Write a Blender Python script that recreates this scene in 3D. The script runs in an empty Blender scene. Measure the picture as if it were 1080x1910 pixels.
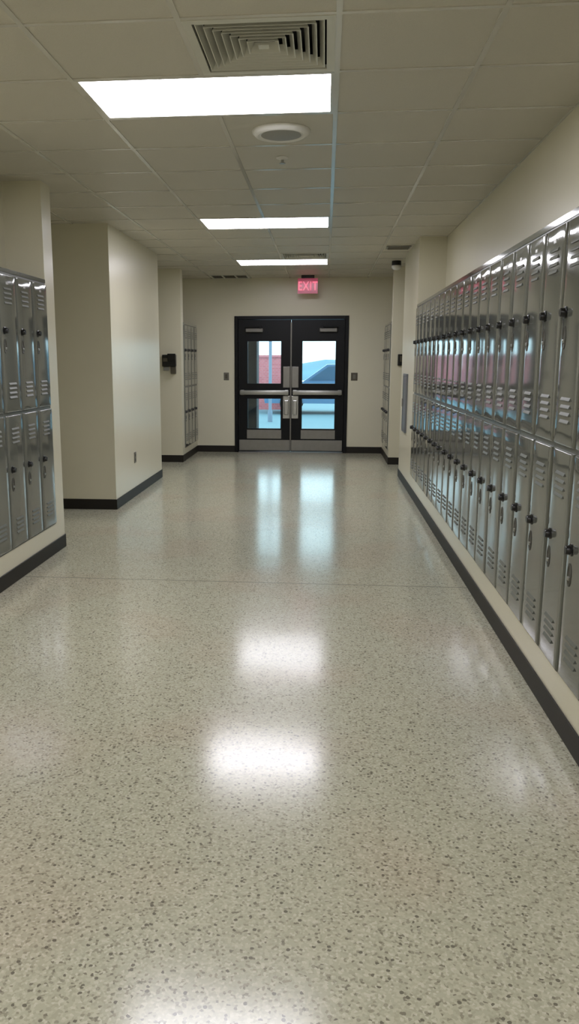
import bpy, bmesh, math, random
from mathutils import Matrix, Vector

random.seed(7)
SC = bpy.context.scene
COL = SC.collection

# ------------------------------------------------------------------ camera
CAM_H = 1.5
F_PX, CX = 1480.0, 467.0
cam_data = bpy.data.cameras.new('camera')
cam = bpy.data.objects.new('camera', cam_data)
COL.objects.link(cam)
cam_data.sensor_fit = 'VERTICAL'
cam_data.sensor_height = 36.0
cam_data.lens = F_PX * 36.0 / 1910.0
cam_data.shift_x = (540.0 - CX) / 1910.0
cam_data.clip_start = 0.02
cam_data.clip_end = 500
r = Vector((0.9957114946923623, 0.09251280634323947, 0.0))
d = Vector((0.017375151088470982, -0.1870080299652626, -0.9822047143305536))
f = Vector((-0.09086651452627935, 0.9779925241999601, -0.187813469024018))
cam.matrix_world = Matrix(((r.x, -d.x, -f.x, 0), (r.y, -d.y, -f.y, 0), (r.z, -d.z, -f.z, CAM_H), (0, 0, 0, 1)))
SC.camera = cam

# ------------------------------------------------------------------ world, exposure
SC.view_settings.view_transform = 'Standard'
SC.view_settings.look = 'None'
SC.view_settings.exposure = 0.0
SC.view_settings.gamma = 1.0
SC.view_settings.use_curve_mapping = False
SKY = 3.2            # overcast, bluish against the warm lamps
LAMP = 19.5          # fluorescent panels
w = bpy.data.worlds.new('overcast_sky')
SC.world = w
w.use_nodes = True
bg = w.node_tree.nodes['Background']
bg.inputs[0].default_value = (0.62, 0.90, 1.0, 1)
bg.inputs[1].default_value = SKY


# ------------------------------------------------------------------ materials
def srgb(r, g, b):
    def c(v):
        v /= 255.0
        return v / 12.92 if v <= 0.04045 else ((v + 0.055) / 1.055) ** 2.4
    return (c(r), c(g), c(b), 1)


def mat(name, col, rough=0.5, metal=0.0, spec=0.5, coat=0.0, noise=0.0, nscale=8.0, bump=0.0, bscale=200.0):
    m = bpy.data.materials.new(name)
    m.use_nodes = True
    nt = m.node_tree
    b = nt.nodes['Principled BSDF']
    b.inputs['Base Color'].default_value = col
    b.inputs['Roughness'].default_value = rough
    b.inputs['Metallic'].default_value = metal
    b.inputs['Specular IOR Level'].default_value = spec
    b.inputs['Coat Weight'].default_value = coat
    b.inputs['Coat Roughness'].default_value = 0.08
    tc = nt.nodes.new('ShaderNodeTexCoord')
    if noise > 0:
        n = nt.nodes.new('ShaderNodeTexNoise')
        n.inputs['Scale'].default_value = nscale
        n.inputs['Detail'].default_value = 4
        nt.links.new(tc.outputs['Object'], n.inputs['Vector'])
        mx = nt.nodes.new('ShaderNodeMix')
        mx.data_type = 'RGBA'
        mx.inputs['A'].default_value = tuple(c * (1 - noise) for c in col[:3]) + (1,)
        mx.inputs['B'].default_value = tuple(min(1, c * (1 + noise)) for c in col[:3]) + (1,)
        nt.links.new(n.outputs['Fac'], mx.inputs['Factor'])
        nt.links.new(mx.outputs['Result'], b.inputs['Base Color'])
    if bump > 0:
        n2 = nt.nodes.new('ShaderNodeTexNoise')
        n2.inputs['Scale'].default_value = bscale
        n2.inputs['Detail'].default_value = 2
        nt.links.new(tc.outputs['Object'], n2.inputs['Vector'])
        bp = nt.nodes.new('ShaderNodeBump')
        bp.inputs['Strength'].default_value = bump
        bp.inputs['Distance'].default_value = 0.01
        nt.links.new(n2.outputs['Fac'], bp.inputs['Height'])
        nt.links.new(bp.outputs['Normal'], b.inputs['Normal'])
    return m


def emis(name, col, strength):
    m = bpy.data.materials.new(name)
    m.use_nodes = True
    b = m.node_tree.nodes['Principled BSDF']
    b.inputs['Base Color'].default_value = (0.8, 0.8, 0.8, 1)
    b.inputs['Emission Color'].default_value = col
    b.inputs['Emission Strength'].default_value = strength
    return m


M = {}
M['wall'] = mat('cream_wall_paint', srgb(219, 214, 190), 0.28, spec=0.4, noise=0.03, nscale=2.0, bump=0.04, bscale=90)
M['tbar'] = mat('ceiling_grid_paint', srgb(205, 202, 190), 0.16)
M['plenum'] = mat('plenum_grey', srgb(60, 60, 58), 0.9)
M['base'] = mat('black_rubber_base', srgb(30, 26, 20), 0.5, spec=0.35, noise=0.15, nscale=5)
M['locker'] = mat('grey_locker_enamel', srgb(96, 98, 90), 0.09, spec=0.65, coat=0.6, noise=0.04, nscale=3, bump=0.02, bscale=14)
M['locker_body'] = mat('grey_locker_body', srgb(98, 100, 93), 0.3, spec=0.5)
M['slot'] = mat('louver_shadow', srgb(70, 71, 66), 0.4)
M['louver'] = mat('louver_lip', srgb(104, 106, 98), 0.4, spec=0.4)
M['black'] = mat('black_plastic', srgb(16, 16, 16), 0.3)
M['steel'] = mat('brushed_steel', srgb(178, 178, 174), 0.3, metal=1.0, noise=0.08, nscale=40)
M['cup'] = mat('handle_cup_steel', srgb(78, 76, 68), 0.45, metal=0.3)
M['closer'] = mat('closer_grey', srgb(120, 118, 112), 0.4, metal=0.6)
M['door'] = mat('black_door_paint', srgb(5, 7, 11), 0.4, spec=0.25, noise=0.1)
M['alu'] = mat('satin_aluminium', srgb(176, 176, 172), 0.36, metal=0.9, noise=0.06, nscale=30)
M['kick'] = mat('kick_plate_steel', srgb(140, 138, 132), 0.42, metal=0.7, noise=0.12, nscale=14)
M['white'] = mat('white_plastic', srgb(226, 225, 218), 0.35)
M['grille'] = mat('grille_grey', srgb(150, 150, 144), 0.45)
M['vent'] = mat('diffuser_enamel', srgb(206, 205, 192), 0.35)
M['dark'] = mat('dark_duct', srgb(22, 22, 22), 0.9)
M['plate'] = mat('grey_plate', srgb(112, 108, 96), 0.4)
M['plate_dark'] = mat('dark_plate', srgb(82, 76, 62), 0.4)
M['signred'] = emis('lit_red_letters', (1.0, 0.06, 0.20, 1), 0.9)
M['cab_grey'] = mat('cabinet_steel', srgb(118, 122, 128), 0.3, metal=0.5)
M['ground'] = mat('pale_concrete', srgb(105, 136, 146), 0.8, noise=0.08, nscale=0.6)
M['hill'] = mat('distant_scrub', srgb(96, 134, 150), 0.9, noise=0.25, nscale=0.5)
M['car'] = mat('blue_car_paint', srgb(84, 118, 150), 0.25, coat=0.5)
M['carglass'] = mat('car_glass', srgb(62, 92, 116), 0.15)
M['tyre'] = mat('tyre_rubber', srgb(30, 32, 36), 0.8)
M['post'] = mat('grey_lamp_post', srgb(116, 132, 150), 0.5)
M['darkcol'] = mat('dark_exterior_column', srgb(30, 32, 38), 0.7)


def floor_mat():
    m = bpy.data.materials.new('polished_terrazzo')
    m.use_nodes = True
    nt = m.node_tree
    N, L = nt.nodes, nt.links
    b = N['Principled BSDF']
    tc = N.new('ShaderNodeTexCoord')

    def chips(scale, rnd, stops):
        # wobble the lookup so chips are ragged
        nz = N.new('ShaderNodeTexNoise'); nz.inputs['Scale'].default_value = scale * 0.8
        L.new(tc.outputs['Object'], nz.inputs['Vector'])
        va = N.new('ShaderNodeVectorMath'); va.operation = 'MULTIPLY_ADD'
        L.new(nz.outputs['Color'], va.inputs[0]); va.inputs[1].default_value = (rnd, rnd, 0)
        L.new(tc.outputs['Object'], va.inputs[2])
        v = N.new('ShaderNodeTexVoronoi'); v.inputs['Scale'].default_value = scale
        v.voronoi_dimensions = '2D'
        L.new(va.outputs[0], v.inputs['Vector'])
        sp = N.new('ShaderNodeSeparateColor'); L.new(v.outputs['Color'], sp.inputs[0])
        cr = N.new('ShaderNodeValToRGB'); cr.color_ramp.interpolation = 'CONSTANT'
        el = cr.color_ramp.elements
        while len(el) > 1: el.remove(el[0])
        el[0].position = stops[0][0]; el[0].color = stops[0][1]
        for p, c in stops[1:]:
            e = el.new(p); e.color = c
        L.new(sp.outputs[0], cr.inputs['Fac'])
        return cr.outputs['Color'], v.outputs['Distance']
    fine, _ = chips(150, 0.004, [(0.0, srgb(176, 174, 152)), (0.35, srgb(185, 183, 161)), (0.62, srgb(169, 167, 145)),
                                 (0.80, srgb(194, 192, 172)), (0.90, srgb(150, 147, 128)), (0.965, srgb(130, 126, 110))])
    big, dist = chips(75, 0.006, [(0.0, (0, 0, 0, 1)), (0.90, (0.5, 0.5, 0.5, 1)), (0.955, (1, 1, 1, 1))])
    # large chips: only the heart of the cell
    lt = N.new('ShaderNodeMath'); lt.operation = 'LESS_THAN'; L.new(dist, lt.inputs[0]); lt.inputs[1].default_value = 0.40
    mul = N.new('ShaderNodeMath'); mul.operation = 'MULTIPLY'
    L.new(big, mul.inputs[0]); L.new(lt.outputs[0], mul.inputs[1])
    m1 = N.new('ShaderNodeMix'); m1.data_type = 'RGBA'
    L.new(mul.outputs[0], m1.inputs['Factor']); L.new(fine, m1.inputs['A']); m1.inputs['B'].default_value = srgb(114, 110, 96)
    # rosy patches in the matrix
    ns = N.new('ShaderNodeTexNoise'); ns.inputs['Scale'].default_value = 1.3; ns.inputs['Detail'].default_value = 1
    L.new(tc.outputs['Object'], ns.inputs['Vector'])
    rm = N.new('ShaderNodeMapRange'); rm.inputs[1].default_value = 0.5; rm.inputs[2].default_value = 0.62
    rm.inputs[3].default_value = 0.0; rm.inputs[4].default_value = 0.55
    L.new(ns.outputs['Fac'], rm.inputs[0])
    m2 = N.new('ShaderNodeMix'); m2.data_type = 'RGBA'; m2.blend_type = 'MULTIPLY'
    L.new(rm.outputs[0], m2.inputs['Factor']); L.new(m1.outputs['Result'], m2.inputs['A']); m2.inputs['B'].default_value = (1.0, 0.91, 0.90, 1)
    # control joint across the corridor
    sx = N.new('ShaderNodeSeparateXYZ'); L.new(tc.outputs['Object'], sx.inputs[0])
    sb = N.new('ShaderNodeMath'); sb.operation = 'SUBTRACT'; L.new(sx.outputs[1], sb.inputs[0]); sb.inputs[1].default_value = 5.25
    ab = N.new('ShaderNodeMath'); ab.operation = 'ABSOLUTE'; L.new(sb.outputs[0], ab.inputs[0])
    l2 = N.new('ShaderNodeMath'); l2.operation = 'LESS_THAN'; L.new(ab.outputs[0], l2.inputs[0]); l2.inputs[1].default_value = 0.008
    m3 = N.new('ShaderNodeMix'); m3.data_type = 'RGBA'
    L.new(l2.outputs[0], m3.inputs['Factor']); L.new(m2.outputs['Result'], m3.inputs['A']); m3.inputs['B'].default_value = srgb(140, 137, 122)
    L.new(m3.outputs['Result'], b.inputs['Base Color'])
    b.inputs['Roughness'].default_value = 0.16
    b.inputs['Specular IOR Level'].default_value = 0.5
    wn = N.new('ShaderNodeTexNoise'); wn.inputs['Scale'].default_value = 2.2; wn.inputs['Detail'].default_value = 1
    L.new(tc.outputs['Object'], wn.inputs['Vector'])
    bp = N.new('ShaderNodeBump'); bp.inputs['Strength'].default_value = 0.08; bp.inputs['Distance'].default_value = 0.02
    L.new(wn.outputs['Fac'], bp.inputs['Height']); L.new(bp.outputs['Normal'], b.inputs['Normal'])
    return m


def tile_mat():
    m = mat('mineral_fibre_tile', srgb(203, 198, 182), 0.42, spec=0.55, noise=0.05, nscale=160, bump=0.25, bscale=320)
    return m


def lens_mat(name, LAMP):
    m = bpy.data.materials.new(name)
    m.use_nodes = True
    nt = m.node_tree
    N, L = nt.nodes, nt.links
    b = N['Principled BSDF']
    b.inputs['Base Color'].default_value = (0.85, 0.85, 0.85, 1)
    b.inputs['Roughness'].default_value = 0.4
    tc = N.new('ShaderNodeTexCoord')
    sp = N.new('ShaderNodeSeparateXYZ'); L.new(tc.outputs['Object'], sp.inputs[0])
    # three tubes run along the fitting: brighter bands at their places
    mu = N.new('ShaderNodeMath'); mu.operation = 'MULTIPLY'; L.new(sp.outputs[1], mu.inputs[0]); mu.inputs[1].default_value = 2 * math.pi / 0.19
    co = N.new('ShaderNodeMath'); co.operation = 'COSINE'; L.new(mu.outputs[0], co.inputs[0])
    ma = N.new('ShaderNodeMath'); ma.operation = 'MULTIPLY_ADD'; L.new(co.outputs[0], ma.inputs[0])
    ma.inputs[1].default_value = LAMP * 0.15; ma.inputs[2].default_value = LAMP
    b.inputs['Emission Color'].default_value = (0.985, 0.975, 1.07, 1)
    L.new(ma.outputs[0], b.inputs['Emission Strength'])
    return m


def glass_mat(name, tint, refl=1.0):
    m = bpy.data.materials.new(name)
    m.use_nodes = True
    nt = m.node_tree
    N, L = nt.nodes, nt.links
    N.remove(N['Principled BSDF'])
    tr = N.new('ShaderNodeBsdfTransparent'); tr.inputs[0].default_value = tint
    gl = N.new('ShaderNodeBsdfGlossy'); gl.inputs['Roughness'].default_value = 0.02
    fr = N.new('ShaderNodeFresnel'); fr.inputs[0].default_value = 1.5
    mx = N.new('ShaderNodeMixShader')
    L.new(fr.outputs[0], mx.inputs[0]); L.new(tr.outputs[0], mx.inputs[1]); L.new(gl.outputs[0], mx.inputs[2])
    L.new(mx.outputs[0], N['Material Output'].inputs[0])
    return m


def brick_mat():
    m = mat('red_brick', srgb(196, 120, 128), 0.85)
    nt = m.node_tree
    b = nt.nodes['Principled BSDF']
    tc = nt.nodes.new('ShaderNodeTexCoord')
    mp = nt.nodes.new('ShaderNodeMapping'); mp.inputs['Rotation'].default_value = (math.pi / 2, 0, 0)
    nt.links.new(tc.outputs['Object'], mp.inputs['Vector'])
    bt = nt.nodes.new('ShaderNodeTexBrick')
    bt.inputs['Color1'].default_value = srgb(206, 118, 120)
    bt.inputs['Color2'].default_value = srgb(194, 104, 108)
    bt.inputs['Mortar'].default_value = srgb(186, 158, 166)
    bt.inputs['Scale'].default_value = 4.5
    bt.inputs['Mortar Size'].default_value = 0.012
    nt.links.new(mp.outputs[0], bt.inputs['Vector'])
    nt.links.new(bt.outputs['Color'], b.inputs['Base Color'])
    return m


M['floor'] = floor_mat()
M['tile'] = tile_mat()
M['lens'] = lens_mat('fluorescent_lens', LAMP)
M['lens_old'] = lens_mat('aged_fluorescent_lens', LAMP * 0.8)
M['glass'] = glass_mat('door_glass', (0.93, 0.96, 0.97, 1))
M['acrylic'] = emis('edge_lit_acrylic', (1.0, 0.07, 0.22, 1), 0.14)
M['acrylic'].node_tree.nodes['Principled BSDF'].inputs['Base Color'].default_value = srgb(190, 110, 130)
M['acrylic'].node_tree.nodes['Principled BSDF'].inputs['Roughness'].default_value = 0.15
M['brick'] = brick_mat()


# ------------------------------------------------------------------ mesh helpers
class MB:
    """collects shapes for ONE mesh object"""
    def __init__(s):
        s.bm = bmesh.new()

    def box(s, x0, x1, y0, y1, z0, z1, bev=0.0, seg=2):
        t = bmesh.new()
        bmesh.ops.create_cube(t, size=1)
        bmesh.ops.scale(t, vec=(abs(x1 - x0), abs(y1 - y0), abs(z1 - z0)), verts=t.verts)
        bmesh.ops.translate(t, vec=((x0 + x1) / 2, (y0 + y1) / 2, (z0 + z1) / 2), verts=t.verts)
        if bev > 0:
            bmesh.ops.bevel(t, geom=list(t.edges), offset=bev, segments=seg, affect='EDGES', profile=0.5)
        s._join(t)
        return s

    def lathe(s, prof, axis='Z', at=(0, 0, 0), n=32):
        """prof: list of (radius, height) along the axis, closed with caps"""
        t = bmesh.new()
        rings = []
        for rr, h in prof:
            ring = []
            for i in range(n):
                a = 2 * math.pi * i / n
                x, y = rr * math.cos(a), rr * math.sin(a)
                p = {'Z': (x, y, h), 'Y': (x, h, y), 'X': (h, x, y)}[axis]
                ring.append(t.verts.new((p[0] + at[0], p[1] + at[1], p[2] + at[2])))
            rings.append(ring)
        for a, b in zip(rings, rings[1:]):
            for i in range(n):
                t.faces.new((a[i], a[(i + 1) % n], b[(i + 1) % n], b[i]))
        t.faces.new(rings[0]); t.faces.new(rings[-1])
        bmesh.ops.recalc_face_normals(t, faces=t.faces)
        s._join(t)
        return s

    def prism(s, pts, axis, a0, a1):
        """polygon pts extruded along axis; pts in the two other axes in cyclic order (X:yz, Y:xz, Z:xy)"""
        t = bmesh.new()
        def mk(p, a):
            return {'X': (a, p[0], p[1]), 'Y': (p[0], a, p[1]), 'Z': (p[0], p[1], a)}[axis]
        A = [t.verts.new(mk(p, a0)) for p in pts]
        B = [t.verts.new(mk(p, a1)) for p in pts]
        n = len(pts)
        for i in range(n):
            t.faces.new((A[i], A[(i + 1) % n], B[(i + 1) % n], B[i]))
        t.faces.new(A); t.faces.new(list(reversed(B)))
        bmesh.ops.recalc_face_normals(t, faces=t.faces)
        s._join(t)
        return s

    def quad(s, *p):
        s.bm.faces.new([s.bm.verts.new(q) for q in p])
        return s

    def frustum_ring(s, half0, half1, z0, z1, th, c):
        """a sloping square ring (diffuser vane)"""
        t = bmesh.new()
        def sq(h, z):
            return [t.verts.new((c[0] + sx * h, c[1] + sy * h, z)) for sx, sy in ((-1, -1), (1, -1), (1, 1), (-1, 1))]
        a, b_, c_, d_ = sq(half0, z0), sq(half1, z1), sq(half1 - th, z1), sq(half0 - th, z0)
        for u, v in ((a, b_), (b_, c_), (c_, d_), (d_, a)):
            for i in range(4):
                t.faces.new((u[i], u[(i + 1) % 4], v[(i + 1) % 4], v[i]))
        bmesh.ops.recalc_face_normals(t, faces=t.faces)
        s._join(t)
        return s

    def _join(s, t):
        me = bpy.data.meshes.new('tmp')
        t.to_mesh(me); t.free()
        s.bm.from_mesh(me)
        bpy.data.meshes.remove(me)

    def build(s, name, m, parent=None, loc=None, smooth=False, kind=None):
        me = bpy.data.meshes.new(name)
        s.bm.to_mesh(me); s.bm.free()
        me.materials.append(m)
        if smooth:
            for p in me.polygons: p.use_smooth = True
            try:
                me.set_sharp_from_angle(angle=math.radians(40))
            except Exception:
                pass
        o = bpy.data.objects.new(name, me)
        COL.objects.link(o)
        if loc is not None: o.location = loc
        if parent is not None: o.parent = parent
        if kind: o['kind'] = kind
        return o


def thing(name, label, cat, loc=(0, 0, 0), rz=0.0, group=None):
    o = bpy.data.objects.new(name, None)
    COL.objects.link(o)
    o.empty_display_size = 0.1
    o.location = loc
    o.rotation_euler = (0, 0, rz)
    return tag(o, label, cat, group)


def tag(o, label, cat, group=None, kind=None):
    o['label'] = label
    o['category'] = cat
    if group: o['group'] = group
    if kind: o['kind'] = kind
    return o


def dup(o, parent=None):
    c = o.copy()
    COL.objects.link(c)
    if parent is not None: c.parent = parent
    for ch in [k for k in COL.objects if k.parent == o]:
        dup(ch, c)
    return c


# ------------------------------------------------------------------ dimensions
ZC = 2.79                       # ceiling
XL, XR, XRF = -2.10, 0.98, 0.94  # left face, right face, right face by the exit
YF = 13.10                      # far wall
YB = -5.0                       # wall behind the viewer
NICHE = 0.29
LW = 0.305                      # locker pitch
L0, L1 = 0.23, 2.065            # locker bottom and top
RS0, RS1 = 8.97 - 20 * LW, 8.97     # right row of lockers
LS0, LS1 = 5.98 - 4 * LW, 5.98      # near left row
FS0, FS1 = YF - 0.01 - 4 * LW, YF - 0.01   # rows beside the exit
ZT = 2.95                       # top of walls, above the ceiling

# ------------------------------------------------------------------ structure
MB().box(-4.75, 3.35, YB - 0.2, YF + 0.25, -0.1, 0.0).build('floor', M['floor'], kind='structure')

PT = 0.62
KX0, JY0 = 0.03, 3.93
skip = set()
LIGHT_J = (-12, -6, 0, 6, 11)
for j in LIGHT_J:
    skip.add((-1, j)); skip.add((-2, j))
DIFF = [(-1, -1), (-1, 10)]
for c in DIFF: skip.add(c)
skip.add((-3, 14))
cl = MB()
for i in range(-8, 6):
    for j in range(-15, 15):
        if (i, j) in skip: continue
        x0, x1 = KX0 + i * PT, KX0 + (i + 1) * PT
        y0, y1 = JY0 + j * PT, min(JY0 + (j + 1) * PT, YF)
        x0, x1 = max(x0, -4.75), min(x1, 3.35)
        y0 = max(y0, YB)
        if y1 - y0 < .01 or x1 - x0 < .01: continue
        cl.quad((x0, y0, ZC), (x0, y1, ZC), (x1, y1, ZC), (x1, y0, ZC))
cl.build('ceiling', M['tile'], kind='structure')
MB().box(-4.75, 3.35, YB - 0.2, YF + 0.25, ZT, ZT + 0.1).build('ceiling', M['plenum'], kind='structure')
tb = MB()
for i in range(-7, 6):
    x = KX0 + i * PT
    cuts = sorted(JY0 + j * PT for j in LIGHT_J) if i == -1 else []
    ya = YB
    for c in cuts:
        tb.box(x - .012, x + .012, ya, max(c + .012, ya + .02), ZC - .004, ZC + .02)
        ya = c + PT - .012
    tb.box(x - .012, x + .012, ya, YF, ZC - .004, ZC + .02)
for j in range(-14, 15):
    y = JY0 + j * PT
    tb.box(-4.7, 3.3, y - .012, y + .012, ZC - .0035, ZC + .02)
tb.build('trim_1', M['tbar'], kind='structure')


def wall(name, *boxes):
    m = MB()
    for b in boxes: m.box(*b)
    return m.build(name, M['wall'], kind='structure')


# right side
wall('wall_right', (XR + NICHE, XR + NICHE + .15, RS0, RS1, 0, ZT))
wall('wall_right', (XR, XR + NICHE + .15, RS1, 10.5, 0, ZT))
wall('wall_right', (XR, XR + NICHE + .15, YB, RS0, 0, ZT))
wall('wall_right', (XRF, 3.2, 11.69, FS0, 0, ZT), (XRF + NICHE, 3.2, FS0, YF, 0, ZT))
wall('wall_right', (3.2, 3.35, 10.0, 12.0, 0, ZT), (XR + NICHE + .15, 3.35, 10.35, 10.5, 0, ZT))
# left side
wall('wall_left', (XL - NICHE - .15, XL - NICHE, LS0, LS1, 0, ZT))
wall('wall_left', (-4.6, XL, LS1, 6.18, 0, ZT))
wall('wall_left', (XL - NICHE - .15, XL, YB, LS0, 0, ZT))
wall('wall_left', (-4.6, XL, 7.82, 10.12, 0, ZT))
wall('wall_left', (-4.6, XL, 11.68, FS0, 0, ZT), (-4.6, XL - NICHE, FS0, YF, 0, ZT))
wall('wall_left', (-4.75, -4.6, 5.98, 12.0, 0, ZT))
# ends
DX0, DX1, DZ = -1.475, 0.365, 2.20
wall('wall_back', (-4.75, 3.35, YB - .2, YB, 0, ZT))
wall('wall_far', (-4.6, DX0, YF, YF + .2, 0, ZT), (DX1, 3.2, YF, YF + .2, 0, ZT), (DX0, DX1, YF, YF + .2, DZ, ZT))
# low plinths under the lockers
wall('trim_2', (XR, XR + NICHE, RS0, RS1, 0, L0))
wall('trim_3', (XL - NICHE, XL, LS0, LS1, 0, L0))
wall('trim_4', (XL - NICHE, XL, FS0, YF, 0, L0 - .04))
wall('trim_5', (XRF, XRF + NICHE, FS0, YF, 0, L0 - .04))

BH, BT = 0.105, 0.008


def base_run(name, *runs):
    m = MB()
    for x0, x1, y0, y1 in runs:
        m.box(x0, x1, y0, y1, 0, BH, bev=.003, seg=1)
    return m.build(name, M['base'], kind='structure')


base_run('baseboard_right', (XR - BT, XR, YB, 10.5 + BT))
base_run('baseboard_right', (XRF - BT, 3.2, 11.69 - BT, 11.69), (XRF - BT, XRF, 11.69 - BT, YF))
base_run('baseboard_left', (XL, XL + BT, YB, 6.18 + BT), (-4.6, XL + BT, 6.18, 6.18 + BT))
base_run('baseboard_left', (XL, XL + BT, 7.82 - BT, 10.12 + BT), (-4.6, XL + BT, 7.82 - BT, 7.82), (-4.6, XL + BT, 10.12, 10.12 + BT))
base_run('baseboard_left', (XL, XL + BT, 11.68 - BT, YF), (-4.6, XL + BT, 11.68 - BT, 11.68))
base_run('baseboard_far', (XL, DX0 - .0, YF - BT, YF), (DX1, XRF, YF - BT, YF))

# sloped metal trim closing the top of each locker row
for nm, xf, sg, y0, y1, zt in (('trim_6', XR, 1, RS0, RS1, L1), ('trim_7', XL, -1, LS0, LS1, L1), ('trim_8', XL, -1, FS0, FS1, L1 - .04), ('trim_9', XRF, 1, FS0, FS1, L1 - .04)):
    MB().prism([(xf - sg * .004, zt), (xf - sg * .004, zt + .026), (xf + sg * .02, zt + .032), (xf + sg * (NICHE - .002), zt + .032), (xf + sg * (NICHE - .002), zt)], 'Y', y0 + .001, y1 - .001).build(nm, M['locker'], kind='structure')

# ------------------------------------------------------------------ exit doors
door = bpy.data.objects.new('door_1', None)
COL.objects.link(door)
door.location = (0, YF, 0)
door['kind'] = 'structure'
y = 0.0   # local: corridor side is -Y
fr = MB()
fr.box(DX0, DX0 + .055, -.02, .16, 0, DZ, bev=.004)
fr.box(DX1 - .055, DX1, -.02, .16, 0, DZ, bev=.004)
fr.box(DX0 + .055, DX1 - .055, -.02, .16, DZ - .055, DZ, bev=.004)
fr.box(DX0 + .055, DX0 + .075, .06, .16, 0, DZ - .055)
fr.box(DX1 - .075, DX1 - .055, .06, .16, 0, DZ - .055)
fr.build('door_frame', M['door'], door)
MB().prism([(-.03, 0), (.16, 0), (.16, .012), (.0, .012)], 'X', DX0 + .06, DX1 - .06).build('threshold', M['alu'], door)
CXD = (DX0 + DX1) / 2
for (xa, xb, wa, wb, s) in ((DX0 + .06, CXD - .002, -1.275, -.705, 1), (CXD + .002, DX1 - .06, -.385, .175, -1)):
    lf = MB()
    za, zb = .016, DZ - .06
    lf.box(xa, wa, .01, .055, za, zb)
    lf.box(wb, xb, .01, .055, za, zb)
    for z0, z1 in ((za, .38), (.895, 1.113), (1.816, zb)):
        lf.box(wa, wb, .01, .055, z0, z1)
    leaf = lf.build('door_leaf', M['door'], door)
    for z0, z1 in ((.38, .895), (1.113, 1.816)):
        MB().box(wa, wb, .028, .036, z0, z1).build('window_pane', M['glass'], leaf)
        g = MB()
        t = .014
        g.box(wa, wa + t, .002, .06, z0, z1); g.box(wb - t, wb, .002, .06, z0, z1)
        g.box(wa + t, wb - t, .002, .06, z0, z0 + t); g.box(wa + t, wb - t, .002, .06, z1 - t, z1)
        g.build('glazing_bead', M['door'], leaf)
    MB().box(xa + .012, xb - .012, .004, .01, .03, .205, bev=.002, seg=1).build('kick_plate', M['kick'], leaf)
    MB().box(wa + .0, wb - .0, .005, .01, .225, .372, bev=.002, seg=1).build('protection_plate', M['kick'], leaf)
    # push bar on two end brackets
    pb = MB()
    pb.box(xa + .03, xb - .03, -.075, -.035, .945, 1.02, bev=.012)
    pb.box(xa + .035, xa + .095, -.04, .012, .94, 1.025, bev=.006)
    pb.box(xb - .095, xb - .035, -.04, .012, .94, 1.025, bev=.006)
    pb.build('push_bar', M['alu'], leaf, smooth=True)
    # lock case and plates on the meeting stile
    xi0, xi1 = (xb - .125, xb - .012) if s > 0 else (xa + .012, xa + .125)
    lk = MB()
    lk.box(xi0, xi1, -.012, .012, 1.06, 1.40, bev=.006)
    lk.build('lock_plate', M['kick'], leaf)
    lk = MB()
    lk.box(xi0, xi1, -.014, .012, .56, .93, bev=.006)
    lk.box(xi0 + .02, xi1 - .02, -.035, -.012, .62, .86, bev=.012)
    lk.build('lock_plate', M['alu'], leaf)
    # closer body and folded arm at the head
    cx = -1.15 if s > 0 else .04
    cb = MB()
    cb.box(cx - .14, cx + .14, -.055, .012, 1.945, 2.005, bev=.008)
    cb.build('closer_body', M['closer'], leaf)
    xx = cx + s * .10
    arm = MB()
    arm.box(min(xx, xx - s * .26), max(xx, xx - s * .26), -.05, -.035, 2.02, 2.04, bev=.003)
    arm.box(xx - .02, xx + .02, -.055, -.03, 2.0, 2.045, bev=.004)
    arm.build('closer_arm', M['door'], leaf)
# thin light seal strip where the two leaves meet
MB().box(CXD - .012, CXD + .012, -.002, .009, .03, 2.10, bev=.003).build('meeting_strip', M['closer'], door)

# ------------------------------------------------------------------ lockers
def tier_mesh(w_, h_):
    """door pan: rolled edges and a barely bowed face; front is -Y, origin at the middle of the face"""
    bm = bmesh.new()
    nx, nz = 8, 14
    rows = []
    for iz in range(nz + 1):
        row = []
        for ix in range(nx + 1):
            u, v = ix / nx * 2 - 1, iz / nz * 2 - 1
            bow = -.0016 * (1 - u * u) * (1 - v ** 4) - .0006 * math.sin(3.1 * v + 1.2 * u) * (1 - u * u)
            row.append(bm.verts.new((u * (w_ / 2 - .008), bow - .012, v * (h_ / 2 - .008))))
        rows.append(row)
    for a, b in zip(rows, rows[1:]):
        for i in range(nx):
            bm.faces.new((a[i], a[i + 1], b[i + 1], b[i]))
    rim = [rows[0][i] for i in range(nx + 1)] + [rows[k][nx] for k in range(1, nz + 1)] + \
          [rows[nz][i] for i in range(nx - 1, -1, -1)] + [rows[k][0] for k in range(nz - 1, 0, -1)]
    prev = rim
    for off, yy in ((.003, -.0112), (.006, -.0088), (.008, -.005), (.008, .012)):
        ring = []
        for vtx in rim:
            x, z = vtx.co.x, vtx.co.z
            gx = off if x > w_ / 2 - .0085 else (-off if x < -w_ / 2 + .0085 else 0)
            gz = off if z > h_ / 2 - .0085 else (-off if z < -h_ / 2 + .0085 else 0)
            ring.append(bm.verts.new((x + gx, yy, z + gz)))
        n = len(ring)
        for i in range(n):
            bm.faces.new((prev[i], prev[(i + 1) % n], ring[(i + 1) % n], ring[i]))
        prev = ring
    bmesh.ops.recalc_face_normals(bm, faces=bm.faces)
    mb = MB()
    mb.bm.free()
    mb.bm = bm
    return mb


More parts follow.
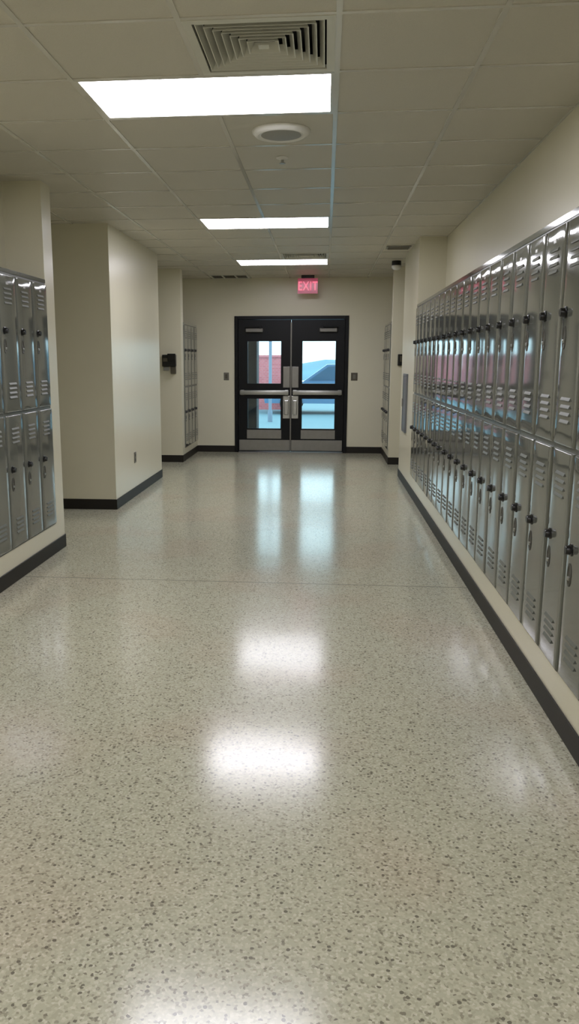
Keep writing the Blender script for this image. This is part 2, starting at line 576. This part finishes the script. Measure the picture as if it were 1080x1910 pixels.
def make_locker(h0, h1, label, group):
    t = thing('locker', label, 'locker', group=group)
    H = h1 - h0
    w2 = LW / 2 - .0015
    b = MB()
    th = .004
    b.box(-w2, -w2 + th, .012, NICHE - .006, 0, H)
    b.box(w2 - th, w2, .012, NICHE - .006, 0, H)
    b.box(-w2 + th, w2 - th, NICHE - .01, NICHE - .006, 0, H)
    for z in (0, H / 2 - .002, H - .004):
        b.box(-w2 + th, w2 - th, .014, NICHE - .01, z, z + .004)
    # front face frame
    b.box(-w2, -w2 + .016, 0, .012, 0, H); b.box(w2 - .016, w2, 0, .012, 0, H)
    for z in (0, H / 2 - .016, H - .03):
        b.box(-w2 + .016, w2 - .016, 0, .012, z, z + (.03 if z != H / 2 - .016 else .032))
    b.build('body', M['locker_body'], t)
    hd = H / 2 - .022
    dw = LW - .018
    for k in (0, 1):
        zc = .012 + hd / 2 if k == 0 else H - .012 - hd / 2
        dr = tier_mesh(dw, hd).build('door', M['locker'], t, loc=(0, -.001, zc), smooth=True)
        for sz in (1, -1):
            lv = MB()
            for q in range(4):
                z = sz * (hd / 2 - .14) + (q - 1.5) * .030
                # pressed louver: hooded lip over a slot
                lv.prism([(-.0125, z + .011), (-.0185, z - .001), (-.0185, z - .004), (-.0135, z - .004)], 'X', -.062, .062)
            lv.build('louver', M['louver'], dr)
        hx = -LW / 2 + .068
        hp = MB()
        hp.lathe([(.0, -.0125), (.025, -.0125), (.025, -.0150), (.021, -.0155), (.019, -.0135), (.0, -.0130)], 'Y', (0, 0, 0), 24)
        bmesh.ops.scale(hp.bm, vec=(1, 1, 1.9), verts=hp.bm.verts)
        bmesh.ops.translate(hp.bm, vec=(hx, 0, -.015), verts=hp.bm.verts)
        hp.build('handle', M['cup'], dr, smooth=True)
        MB().box(hx - .011, hx + .011, -.0195, -.011, -.038, -.022, bev=.003).build('latch_lift', M['steel'], dr)
        lk = MB()
        lk.lathe([(.0, -.012), (.0245, -.012), (.0245, -.017), (.019, -.019), (.0175, -.034), (.015, -.037), (.0, -.037)], 'Y', (hx, 0, .085), 24)
        lk.build('lock_dial', M['black'], dr, smooth=True)
        if k == 1:
            MB().box(-.020, .020, -.0145, -.011, hd / 2 - .066, hd / 2 - .048, bev=.002, seg=1).build('number_plate', M['steel'], dr)
    return t


ORD = ['first', 'second', 'third', 'fourth', 'fifth', 'sixth', 'seventh', 'eighth', 'ninth', 'tenth', 'eleventh', 'twelfth', 'thirteenth',
       'fourteenth', 'fifteenth', 'sixteenth', 'seventeenth', 'eighteenth', 'nineteenth', 'twentieth']


def children(o):
    return [k for k in COL.objects if k.parent == o]


def jitter(t):
    for c in children(t):
        if c.name.startswith('door'):
            c.rotation_euler = (math.radians(random.gauss(0, .15)), 0, math.radians(random.gauss(0, .4)))


proto = make_locker(L0, L1, 'grey two-door steel locker', 'lockers along the right wall')
R90 = math.pi / 2
for k in range(20):                       # k = 0 beside the far pillar
    o = proto if k == 0 else dup(proto)
    o.location = (XR, RS1 - (k + .5) * LW, L0)
    o.rotation_euler = (0, 0, -R90)
    if k == 0:
        o['label'] = 'grey two-door locker on the right wall, the one touching the far cream pillar'
    elif k == 19:
        o['label'] = 'grey two-door locker on the right wall, nearest the viewer at the frame edge'
    else:
        o['label'] = 'grey two-door locker in the long right row, %s counted from the far pillar' % ORD[k]
    jitter(o)
LAB = ['grey two-door locker in the near left row, touching the narrow cream wall end',
       'grey two-door locker in the near left row, second from the narrow cream wall end',
       'grey two-door locker in the near left row, third from the narrow cream wall end',
       'grey two-door locker in the near left row, cut by the left frame edge']
for k in range(4):
    o = dup(proto)
    o.location = (XL, LS1 - (k + .5) * LW, L0)
    o.rotation_euler = (0, 0, R90)
    o['label'] = LAB[k]
    o['group'] = 'lockers in the near left niche'
    jitter(o)
FAR = ['touching the far wall', 'second from the far wall', 'third from the far wall', 'farthest from the far wall']
for side, xf, rz in (('left', XL, R90), ('right', XRF, -R90)):
    for k in range(4):
        o = dup(proto)
        o.location = (xf, FS1 - (k + .5) * LW, L0 - .04)
        o.rotation_euler = (0, 0, rz)
        o['label'] = 'grey locker in the row %s of the exit doors, %s' % (side, FAR[k])
        o['group'] = 'lockers %s of the exit doors' % side
        jitter(o)

# ------------------------------------------------------------------ ceiling lights
def make_light(label):
    t = thing('ceiling_light', label, 'ceiling light', group='fluorescent ceiling panels')
    hx, hy = PT - .012, PT / 2 - .012
    fr_ = MB()
    fw = .016
    fr_.box(-hx, hx, -hy, -hy + fw, -.004, .09); fr_.box(-hx, hx, hy - fw, hy, -.004, .09)
    fr_.box(-hx, -hx + fw, -hy + fw, hy - fw, -.004, .09); fr_.box(hx - fw, hx, -hy + fw, hy - fw, -.004, .09)
    fr_.box(-hx, hx, -hy, hy, .09, .1)
    fr_.build('frame', M['tbar'], t)
    MB().box(-hx + fw, hx - fw, -hy + fw, hy - fw, .0, .006).build('diffuser', M['lens'], t)
    return t


LL = {0: 'large lit fluorescent panel nearest the viewer, just beyond the square air diffuser',
      6: 'lit fluorescent panel halfway down the corridor, second of the row',
      11: 'lit fluorescent panel farthest down the corridor, nearest the exit sign',
      -6: 'lit fluorescent panel directly overhead, above the top frame edge',
      -12: 'lit fluorescent panel behind the viewer'}
LIGHTS = [(j, -1, LL[j]) for j in (0, 6, 11, -6, -12)]
lp = None
for j, ic, text in LIGHTS:
    if lp is None:
        o = lp = make_light(text)
    else:
        o = dup(lp)
        o['label'] = text
    if j == 11:      # weaker tubes in the last fitting
        k = [c for c in COL.objects if c.parent == o and c.name.startswith('diffuser')][0]
        k.data = k.data.copy()
        k.data.materials[0] = M['lens_old']
    o.location = (KX0 + ic * PT, JY0 + (j + .5) * PT, ZC)


# ------------------------------------------------------------------ square four-way diffusers
def make_diffuser(label):
    t = thing('air_diffuser', label, 'air vent', group='square ceiling diffusers')
    h = PT / 2 - .012
    fr_ = MB()
    fw = .035
    fr_.box(-h, h, -h, -h + fw, -.006, .012); fr_.box(-h, h, h - fw, h, -.006, .012)
    fr_.box(-h, -h + fw, -h + fw, h - fw, -.006, .012); fr_.box(h - fw, h, -h + fw, h - fw, -.006, .012)
    fr_.build('frame', M['vent'], t)
    for q in range(7):
        ho = h - fw - .006 - q * .0315
        v = MB()
        v.frustum_ring(ho - .020, ho - .002, .034, -.003, .004, (0, 0))
        v.build('vane', M['vent'], t)
    MB().box(-.022, .022, -.022, .022, -.002, .002).build('center_panel', M['vent'], t)
    bx = MB()
    bx.box(-h, h, -h, h, .1, .11)
    for a in (-1, 1):
        bx.box(a * h - .003, a * h + .003, -h, h, .012, .1); bx.box(-h, h, a * h - .003, a * h + .003, .012, .1)
    bx.build('duct_collar', M['dark'], t)
    return t


dp = make_diffuser('square louvered air diffuser in the ceiling nearest the viewer, above the large lit panel')
dp.location = (KX0 - PT / 2, JY0 - PT / 2, ZC)
d2 = dup(dp)
d2.location = (KX0 - PT / 2, JY0 + 10.5 * PT, ZC)
d2['label'] = 'square louvered air diffuser just in front of the farthest lit panel'

# return grille at the far end, left of the farthest panel
t = thing('return_grille', 'dark slatted return grille in the ceiling at the far end, left of the exit sign', 'air vent', (KX0 - 2.5 * PT, (JY0 + 14 * PT + YF) / 2, ZC))
hx, hy = PT / 2 - .012, (YF - JY0 - 14 * PT) / 2 - .004
g = MB()
g.box(-hx, hx, -hy, -hy + .025, -.006, .01); g.box(-hx, hx, hy - .025, hy, -.006, .01)
g.box(-hx, -hx + .025, -hy + .025, hy - .025, -.006, .01); g.box(hx - .025, hx, -hy + .025, hy - .025, -.006, .01)
for xx in (-.1, .1): g.box(xx - .012, xx + .012, -hy + .025, hy - .025, -.005, .01)
g.build('frame', M['vent'], t)
g = MB()
n = 9
for q in range(n):
    yy = -hy + .05 + q * (2 * hy - .1) / (n - 1)
    g.prism([(yy - .012, .03), (yy - .009, .03), (yy + .006, 0), (yy + .003, 0)], 'X', -hx + .02, hx - .02)
g.build('slats', M['plate_dark'], t)
g = MB(); g.box(-hx, hx, -hy, hy, .08, .09); g.build('duct_collar', M['dark'], t)

# small grille by the right pillar
t = thing('ceiling_grille', 'small grey slatted grille on the ceiling beside the right-hand pillar', 'air vent', (.82, 9.72, ZC))
g = MB(); g.box(-.14, .14, -.10, .10, -.012, -.004, bev=.003); g.build('frame', M['grille'], t)
g = MB()
for q in range(6):
    yy = -.075 + q * .03
    g.prism([(yy - .012, -.012), (yy + .004, -.012), (yy + .009, -.020), (yy + .006, -.020)], 'X', -.12, .12)
g.build('slats', M['plate_dark'], t)

# round speaker
t = thing('ceiling_speaker', 'round white dished ceiling fitting between the first two lit panels', 'speaker', (-.275, 4.87, ZC))
m = MB(); m.lathe([(.168, -.001), (.166, -.010), (.150, -.026), (.135, -.030), (.124, -.024)], n=48)
m.build('rim', M['white'], t, smooth=True)
m = MB(); m.lathe([(.124, -.022), (.09, -.030), (.045, -.034), (.0005, -.035)], n=48)
m.build('grille', M['grille'], t, smooth=True)

# sprinkler head
t = thing('sprinkler', 'tiny round sprinkler head in the ceiling just beyond the round white fitting', 'sprinkler', (-.30, 5.47, ZC))
m = MB(); m.lathe([(.042, -.001), (.040, -.006), (.022, -.014), (.012, -.016)], n=24); m.build('escutcheon', M['white'], t, smooth=True)
m = MB(); m.lathe([(.009, -.012), (.009, -.034), (.020, -.036), (.020, -.039), (.001, -.039)], n=20); m.build('deflector', M['steel'], t, smooth=True)

# dome camera near the right pillar
t = thing('dome_camera', 'small ceiling dome with black top and white lower shell near the right pillar', 'camera', (.915, 11.07, ZC))
m = MB(); m.lathe([(.06, 0), (.062, -.012), (.062, -.055), (.055, -.058)], n=32); m.build('mount', M['black'], t, smooth=True)
m = MB(); m.lathe([(.058, -.056), (.064, -.062), (.062, -.082), (.048, -.104), (.025, -.114), (.001, -.117)], n=32); m.build('dome', M['white'], t, smooth=True)

# ------------------------------------------------------------------ exit sign
t = thing('exit_sign', 'red lit EXIT sign hanging from the ceiling in front of the doors', 'exit sign', (-.292, 12.75, ZC))
m = MB(); m.box(-.10, .10, -.03, .03, -.045, 0, bev=.006); m.build('canopy', M['black'], t)
m = MB(); m.box(-.155, .155, -.004, .004, -.275, -.045, bev=.002, seg=1); m.build('panel', M['acrylic'], t)
cu = bpy.data.curves.new('exit_letters', 'FONT')
cu.body = 'EXIT'
cu.size = 0.19
cu.align_x = 'CENTER'
cu.extrude = .003
cu.offset = .001
cu.space_character = 1.12
tmp = bpy.data.objects.new('tmp', cu)
COL.objects.link(tmp)
bpy.context.view_layer.update()
me = bpy.data.meshes.new_from_object(tmp)
bpy.data.objects.remove(tmp)
me.materials.clear(); me.materials.append(M['signred'])
lo = bpy.data.objects.new('letters', me)
COL.objects.link(lo)
lo.parent = t
lo.rotation_euler = (math.pi / 2, 0, 0)
lo.location = (0, -.0085, -.225)
lo.scale = (.72, 1, 1)

# ------------------------------------------------------------------ wall fittings
def wall_plate(name, label, cat, loc, rz, w_, h_, m_, parts):
    t = thing(name, label, cat, loc, rz)
    MB().box(-w_ / 2, w_ / 2, -.008, 0, -h_ / 2, h_ / 2, bev=.003).build('cover_plate', m_, t)
    for nm, x0, x1, z0, z1, d_, mm in parts:
        MB().box(x0, x1, -.008 - d_, -.006, z0, z1, bev=min(.002, d_ / 3), seg=1).build(nm, mm, t)
    return t


wall_plate('light_switch', 'small grey switch plate on the far wall left of the exit doors', 'switch', (-1.612, YF, 1.24), 0, .085, .125, M['plate'],
           [('rocker', -.018, .018, -.035, .035, .004, M['plate_dark'])])
wall_plate('card_reader', 'small dark square plate on the far wall right of the exit doors', 'wall plate', (.468, YF, 1.24), 0, .105, .125, M['plate_dark'],
           [('rocker', -.022, .022, -.035, .035, .004, M['plate'])])
wall_plate('wall_outlet', 'grey outlet plate low on the bright projecting left wall', 'outlet', (XL, 8.66, .435), R90, .075, .12, M['plate'],
           [('socket', -.017, .017, .012, .042, .002, M['black']), ('socket', -.017, .017, -.042, -.012, .002, M['black'])])

t = thing('wall_box', 'black wall box with a grey lower piece on the wall end left of the exit', 'wall box', (-2.272, 11.68, 1.50))
m = MB(); m.box(-.10, .10, -.07, 0, -.09, .08, bev=.008); m.box(-.02, .10, -.085, -.06, .0, .095, bev=.006); m.build('housing', M['black'], t)
MB().box(-.085, -.02, -.076, -.07, -.02, .03, bev=.002, seg=1).build('screen', M['plate_dark'], t)
MB().box(.02, .095, -.05, 0, -.195, -.09, bev=.006).build('lower_housing', M['plate_dark'], t)
MB().box(-.09, -.01, -.03, 0, -.15, -.095, bev=.005).build('tray', M['grille'], t)
t = thing('wall_box', 'black wall box beside the right pillar, right of the exit', 'wall box', (1.075, 11.69, 1.50))
m = MB(); m.box(-.05, .12, -.07, 0, -.075, .085, bev=.008); m.build('housing', M['black'], t)
MB().box(-.02, .09, -.076, -.07, -.02, .06, bev=.002, seg=1).build('screen', M['plate_dark'], t)

# shallow cabinet on the pillar face beside the right lockers
t = thing('extinguisher_cabinet', 'shallow grey metal cabinet on the right pillar face beyond the long locker row', 'cabinet', (XR, 9.86, .99), -R90)
m = MB()
cw, ch = .20, .35
m.box(-cw, -cw + .03, -.022, 0, -ch, ch, bev=.003); m.box(cw - .03, cw, -.022, 0, -ch, ch, bev=.003)
m.box(-cw + .03, cw - .03, -.022, 0, -ch, -ch + .03, bev=.003); m.box(-cw + .03, cw - .03, -.022, 0, ch - .03, ch, bev=.003)
m.build('frame', M['cab_grey'], t)
dd = MB().box(-cw + .032, cw - .032, -.018, -.002, -ch + .032, ch - .032, bev=.002, seg=1).build('door', M['cab_grey'], t)
MB().box(-cw + .045, -cw + .06, -.034, -.018, -.05, .05, bev=.004).build('handle', M['steel'], dd)

# ------------------------------------------------------------------ outside the doors
MB().box(-60, 60, YF + .2, 140, -.12, -.02).build('ground', M['ground'], kind='structure')
bw = MB()
bw.box(-14, -1.35, 25, 25.35, -.1, 1.58); bw.box(-14.03, -1.32, 24.97, 25.38, 1.58, 1.66, bev=.01)
o = bw.build('brick_wall', M['brick'])
tag(o, 'low red brick wall outside, seen through the left exit door', 'wall')
o['kind'] = 'thing'
hl = MB()
pts = [(-40, -.1)]
for i in range(33):
    x = -40 + i * 2.5
    pts.append((x, max(.2, 1.35 + .13 * x * (1 if -6 < x < 14 else .3) * .9 + .25 * math.sin(i * 1.7)) if x > -3 else .5))
pts.append((40, -.1))
hb = bmesh.new()
rows = []
for q, (dy, sc_) in enumerate(((0, 0.0), (5, .7), (11, 1.0), (20, .8), (32, 0.0))):
    rows.append([hb.verts.new((x, 60 + dy, -.1 + (z + .1) * sc_)) for x, z in pts])
for a, b_ in zip(rows, rows[1:]):
    for i in range(len(pts) - 1):
        hb.faces.new((a[i], a[i + 1], b_[i + 1], b_[i]))
bmesh.ops.recalc_face_normals(hb, faces=hb.faces)
mm = MB(); mm.bm.free(); mm.bm = hb
o = mm.build('hill', M['hill'], kind='structure', smooth=True)

t = thing('car', 'blue car parked outside, seen through the right exit door', 'car', (.4, 23.6, -.02))
b = MB()
b.prism([(-2.1, .32), (-2.15, .62), (-2.0, .78), (-1.1, .92), (1.55, .95), (2.05, .86), (2.12, .55), (2.05, .30)], 'Y', -.85, .85)
b.prism([(-1.05, .90), (-.35, 1.40), (.85, 1.43), (1.6, .93)], 'Y', -.72, .72)
b.build('body', M['car'], t)
gg = MB(); gg.prism([(-.86, .96), (-.30, 1.35), (.22, 1.37), (.22, .97)], 'Y', -.735, .735); gg.prism([(.30, .97), (.30, 1.37), (.80, 1.38), (1.36, .98)], 'Y', -.735, .735)
gg.build('side_window', M['carglass'], t)
for x in (-1.35, 1.3):
    for yy in (-.83, .83):
        wmb = MB(); wmb.lathe([(.02, -.1), (.27, -.1), (.32, -.07), (.32, .07), (.27, .1), (.02, .1)], 'Y', (x, yy, .32), 24)
        wmb.build('wheel', M['tyre'], t, smooth=True)
t = thing('lamp_post', 'thin grey lamp post outside, seen through the left exit door', 'lamp post', (-1.36, 20, -.02))
m = MB(); m.lathe([(.06, 0), (.06, .25), (.04, .3), (.035, 5.0), (.03, 5.2)], n=16); m.build('pole', M['post'], t, smooth=True)
m = MB(); m.box(-.15, .45, -.1, .1, 5.15, 5.28, bev=.03); m.build('lamp_head', M['post'], t)
t = MB().box(-1.75, -1.165, 13.75, 14.2, -.02, 3.4, bev=.02).build('exterior_column', M['darkcol'])
tag(t, 'dark column just outside the left edge of the left exit door', 'column')
